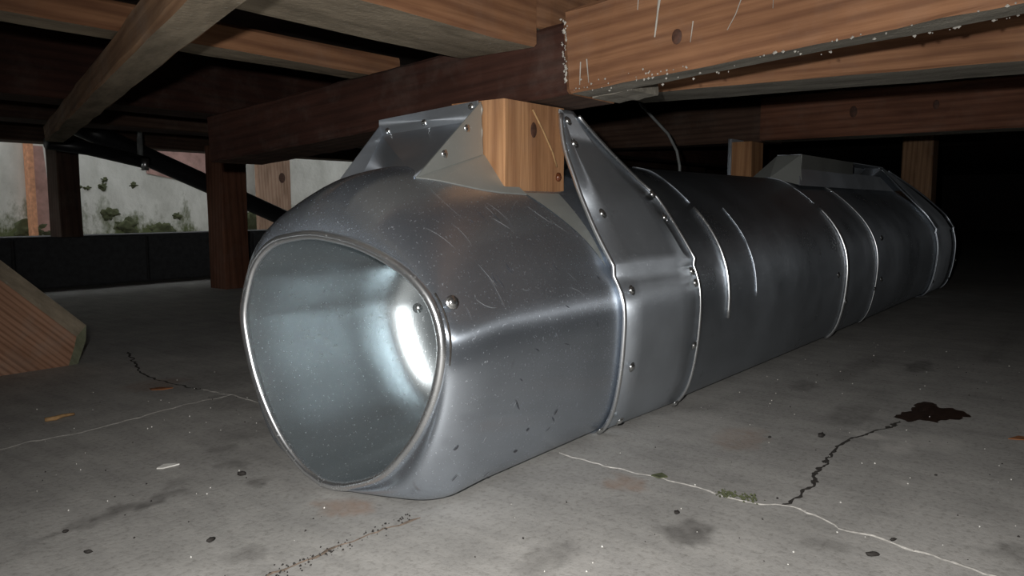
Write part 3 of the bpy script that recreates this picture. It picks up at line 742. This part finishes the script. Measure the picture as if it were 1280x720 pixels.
marks('scratches', mouth, M_scr, 22, (0.46, 0.68), (0.15, 0.27), (0.008, 0.030), (0.00014, 0.0003), 31, (-0.9, 0.5))
marks('scratches', mouth, M_scr, 14, (0.46, 0.69), (0.03, 0.15), (0.002, 0.008), (0.0002, 0.0005), 32, (1.2, 0.4))
marks('scuffs', mouth, M_scuff, 16, (0.50, 0.69), (0.07, 0.26), (0.004, 0.014), (0.0006, 0.0018), 33, (-1.0, 0.4))
marks('scuffs', mouth, M_scuff, 9, (0.43, 0.64), (0.008, 0.06), (0.003, 0.008), (0.0006, 0.0022), 35, (0.5, 0.7))

# far boot plates
slab('top_lip', [(1.55, 0.498, 0.350), (1.92, 0.498, 0.350), (1.92, 0.498, 0.322), (1.55, 0.498, 0.322)], T, M_dull, duct)
slab('side_plate', [(1.55, 0.50, 0.324), (2.19, 0.50, 0.324), (2.28, 0.484, 0.288), (1.50, 0.484, 0.288)], T, M_strap, duct)
slab('front_plate', [(1.55, 0.545, 0.348), (1.55, 0.499, 0.348), (1.52, 0.484, 0.288), (1.50, 0.54, 0.304), (1.53, 0.60, 0.294)], T, M_dull, duct)
slab('sloped_plate', [(1.55, 0.545, 0.348), (2.22, 0.545, 0.348), (2.24, 0.60, 0.290), (1.53, 0.60, 0.290)], T, M_strap, duct)
slab('boot_top', [(1.55, 0.499, 0.349), (2.22, 0.499, 0.349), (2.22, 0.545, 0.349), (1.55, 0.545, 0.349)][::-1], T, M_strap, duct)
slab('back_plate', [(2.22, 0.499, 0.348), (2.22, 0.545, 0.348), (2.30, 0.60, 0.290), (2.36, 0.48, 0.290)], T, M_strap, duct)

# screws and rivets
def screw_mesh(mat):
    bm = bmesh.new(); bmesh.ops.create_uvsphere(bm, u_segments=12, v_segments=8, radius=1)
    bmesh.ops.delete(bm, geom=[v for v in bm.verts if v.co.z < -0.05], context='VERTS')
    for v in bm.verts: v.co.z *= 0.62
    bmesh.ops.create_cone(bm, cap_ends=True, segments=12, radius1=1.35, radius2=1.30, depth=0.12, matrix=Matrix.Translation((0, 0, 0.02)))
    me = bpy.data.meshes.new('screw'); bm.to_mesh(me); bm.free(); me.materials.append(mat); me.polygons.foreach_set('use_smooth', [True]*len(me.polygons)); return me
SCREW = screw_mesh(M_screw)
def screw(p, nrm, r=0.0041, name='screw'):
    o = bpy.data.objects.new(name, SCREW); C.objects.link(o); o.parent = duct
    q = Vector(nrm).normalized().to_track_quat('Z', 'Y'); o.matrix_world = Matrix.Translation(p) @ q.to_matrix().to_4x4() @ Matrix.Scale(r, 4); return o
ST = (0, -0.88, 0.44); SD = (0, -1, 0.0)
for p, nrm in (((0.715, 0.4385, 0.242), ST), ((0.715, 0.401, 0.161), (0, -0.95, 0.3)), ((0.715, 0.3995, 0.078), (0, -0.97, -0.2)), ((0.713, 0.412, 0.017), (0, -0.8, -0.6)),
               ((0.712, 0.4735, 0.318), ST), ((0.714, 0.4835, 0.343), ST),
               ((0.848, 0.4490, 0.264), ST), ((0.855, 0.4355, 0.236), ST), ((0.855, 0.398, 0.172), (0, -0.9, 0.4)), ((0.857, 0.394, 0.158), (0, -0.97, 0.2)), ((0.855, 0.393, 0.082), (0, -0.97, -0.2)), ((0.85, 0.414, 0.008), (0, -0.8, -0.6)),
               ((0.690, 0.423, 0.010), (0, -0.7, -0.7)),
               ((0.601, 0.650, 0.333), (-1, 0, 0)), ((0.601, 0.593, 0.3385), (-1, 0, 0)), ((0.601, 0.526, 0.350), (-1, 0, 0)),
               ((0.541, 0.5085, 0.299), (0, -1, 0)), ((0.578, 0.5125, 0.326), (0, -1, 0))):
    screw(p, nrm)
screw((0.445, 0.4105, 0.174), (-0.25, -0.93, 0.25), 0.0044, 'rivet')
screw((0.5553, 0.5606, 0.1453), (-0.826, -0.561, 0.044), 0.0040, 'rivet')['label'] = 'rivet inside the mouth'
for p in ((1.475, 0.389, 0.075), (1.70, 0.3845, 0.185), (1.70, 0.392, 0.08), (1.70, 0.381, 0.10), (2.34, 0.392, 0.045), (2.60, 0.395, 0.035), (2.60, 0.378, 0.09), (2.60, 0.39, 0.19), (1.40, 0.384, 0.13)):
    screw((p[0], p[1] - 0.006, p[2]), (0, -1, 0), 0.004)
for xx in (1.56, 1.75, 1.9): screw((xx, 0.499, 0.336), (0, -1, 0), 0.004)

# ------------------------------------------------------------------ pipes and cables
pp = tube_obj('drain_pipe', [(0.90, 2.2, 0.470), (0.99, 2.2, 0.434), (1.632, 2.2, 0.179), (1.82, 2.2, 0.105)], 0.027, M_pipe, None, 14); tag(pp, 'thick black pipe slanting down across the wall opening', 'pipe')
hp = empty('hanging_pipe', 'thinner black pipe end hung from a rod at upper left', 'pipe', (1.09, 2.10, 0.37))
def rel(o, p): o.parent = p; o.matrix_parent_inverse = Matrix.Translation(-Vector(p.location)); return o
rel(tube_obj('pipe', [(0.80, 2.09, 0.405), (0.90, 2.10, 0.396), (1.055, 2.10, 0.366)], 0.017, M_pipe, None, 12), hp)
rel(tube_obj('hanger_rod', [(1.036, 2.10, 0.36), (1.036, 2.10, 0.40), (1.036, 2.10, 0.43)], 0.008, M_cable, None, 8), hp)
rel(tube_obj('clip', [(1.0362, 2.078, 0.345), (1.0362, 2.078, 0.376)], 0.010, M_screw, None, 8), hp)
cb = tube_obj('cable', [(1.036, 2.10, 0.43), (1.038, 2.10, 0.458), (1.075, 2.09, 0.49), (1.10, 2.05, 0.53), (1.12, 2.0, 0.555)], 0.007, M_cable, None, 8); tag(cb, 'dark cable curving down to the pipe hanger on the left', 'cable')
c2 = tube_obj('cable', [(1.45, 0.86, 0.556), (1.45, 0.80, 0.46), (1.45, 0.765, 0.425), (1.45, 0.735, 0.395), (1.45, 0.715, 0.36), (1.45, 0.708, 0.33), (1.45, 0.705, 0.18)], 0.0030, M_cable, None, 8); tag(c2, 'thin grey cable bending down behind the duct top', 'cable')

# ------------------------------------------------------------------ litter on the slab
def place(me, name, x, y, z, rz, label, cat, group=None):
    o = bpy.data.objects.new(name, me); C.objects.link(o); o.location = (x, y, z); o.rotation_euler = (0, 0, rz); return tag(o, label, cat, group)
def flake(name, pts, t, mat, label, cat, z=0.0002):
    n = len(pts); cx = sum(p[0] for p in pts)/n; cy = sum(p[1] for p in pts)/n
    vs = [(x-cx, y-cy, z + (0.0007 if i % 2 else 0)) for i, (x, y) in enumerate(pts)] + [(x-cx, y-cy, z + t + (0.0007 if i % 2 else 0)) for i, (x, y) in enumerate(pts)]
    fs = [tuple(range(n-1, -1, -1)), tuple(range(n, 2*n))] + [(i, (i+1) % n, n + (i+1) % n, n + i) for i in range(n)]
    o = mobj(name, vs, fs, mat); o.location = (cx, cy, 0); return tag(o, label, cat)
flake('paint_flake', [(0.348, 0.705), (0.351, 0.699), (0.361, 0.700), (0.367, 0.698), (0.366, 0.705), (0.357, 0.709)], 0.0012, M_white, 'largest white paint flake on the slab left of the duct mouth', 'flake')
o = tube_obj('twig', [(0, 0, 0.0028), (0.010, -0.003, 0.003), (0.020, 0.001, 0.0032), (0.032, -0.001, 0.0032)], [0.0024, 0.0028, 0.0022, 0.0016], M_twig, None, 7); o.location = (0.348, 0.964, 0.0); tag(o, 'short broken brown twig on the slab below the brace', 'twig')
flake('dry_leaf', [(0.503, 1.028), (0.500, 1.016), (0.512, 1.008), (0.524, 1.004), (0.526, 1.012), (0.515, 1.022)], 0.001, M_leaf, 'small dry brown leaf on the slab between brace and duct', 'leaf')
flake('dry_leaf', [(0.962, 0.078), (0.966, 0.062), (0.980, 0.056), (0.978, 0.070)], 0.001, M_leaf, 'reddish leaf scrap at the right edge of the slab', 'leaf')
flake('leaf_scrap', [(0.662, 0.350), (0.628, 0.327), (0.630, 0.317), (0.637, 0.318)], 0.0012, M_moss, 'small green leaf scrap on the pale crack near the duct', 'leaf') if False else None
flake('leaf_scrap', [(0.623, 0.326), (0.620, 0.316), (0.629, 0.312), (0.633, 0.320)], 0.0012, M_moss, 'small green leaf scrap on the pale crack near the duct', 'leaf')
bits = [(0.844, 0.238, 0.0062, 'round dark nut shell on the slab right of the duct', 'shell'),
        (0.573, 0.123, 0.0042, 'black elongated dropping nearest the bottom right corner', 'dropping'),
        (0.556, 0.267, 0.0040, 'black crumb beside the damp stain in front', 'crumb'),
        (0.610, 0.117, 0.0030, 'black crumb sitting on the pale crack', 'crumb'),
        (0.807, 0.281, 0.0030, 'dark chip on the slab halfway between duct and wet stain', 'crumb'),
        (0.639, 0.214, 0.0020, 'tiny dark chip where the two cracks meet', 'crumb'),
        (0.228, 0.569, 0.0034, 'dark crumb nearest the bottom left corner', 'crumb'),
        (0.293, 0.517, 0.0042, 'dark chip on the slab low left of the duct mouth', 'crumb'),
        (0.388, 0.625, 0.0050, 'dark crumb on the slab close left of the duct mouth', 'crumb'),
        (0.233, 0.620, 0.0030, 'thin dark sliver at the lower left', 'crumb'),
        (0.787, 0.118, 0.0022, 'small dark speck on the right part of the slab', 'crumb')]
for k, (x, y, s, lb, ct) in enumerate(bits):
    el = 1.9 if ct == 'dropping' else rnd.uniform(0.9, 1.4)
    place(blob_mesh(ct, M_black, s * el * 0.65, s * 0.48, s * 0.4, k, 2, 0.5), 'dark_' + ct, x, y, s * 0.5, rnd.uniform(-0.9, 0.3) if ct != 'dropping' else -0.9, lb, ct)
crumbs('moss_tuft', floor, [(0.6205 + rnd.gauss(0, 0.004), rnd.choice((0.250, 0.233)) + rnd.gauss(0, 0.0055), 0.001 + abs(rnd.gauss(0, 0.0012))) for _ in range(90)], 11, 0.0005, 0.0016, M_moss)
wp = [(1.6, 0.142), (0.748, 0.134), (0.604, 0.135), (0.617, 0.233), (0.343, 0.608), (0.282, 0.763), (0.302, 0.759), (0.469, 0.963), (0.282, 0.659), (0.523, 0.166), (0.888, 0.23)]
for _ in range(330):
    x = rnd.uniform(0.2, 1.5); y = rnd.uniform(-0.1, 1.1)
    if x > 0.40 and 0.40 < y < 0.70: continue
    wp.append((x, y))
crumbs('white_grit', floor, [(x, y, 0.0005) for x, y in wp], 12, 0.0003, 0.0009, M_white)
dp = []
for _ in range(260):
    x = rnd.uniform(0.2, 1.4); y = rnd.uniform(-0.1, 1.1)
    if x > 0.40 and 0.40 < y < 0.70: continue
    dp.append((x, y, 0.0005))
dp += [(0.25 + rnd.random()*0.17, 0.436 + rnd.gauss(0, 0.004), 0.0005) for _ in range(120)]
crumbs('dark_grit', floor, dp, 13, 0.0004, 0.0011, M_black)
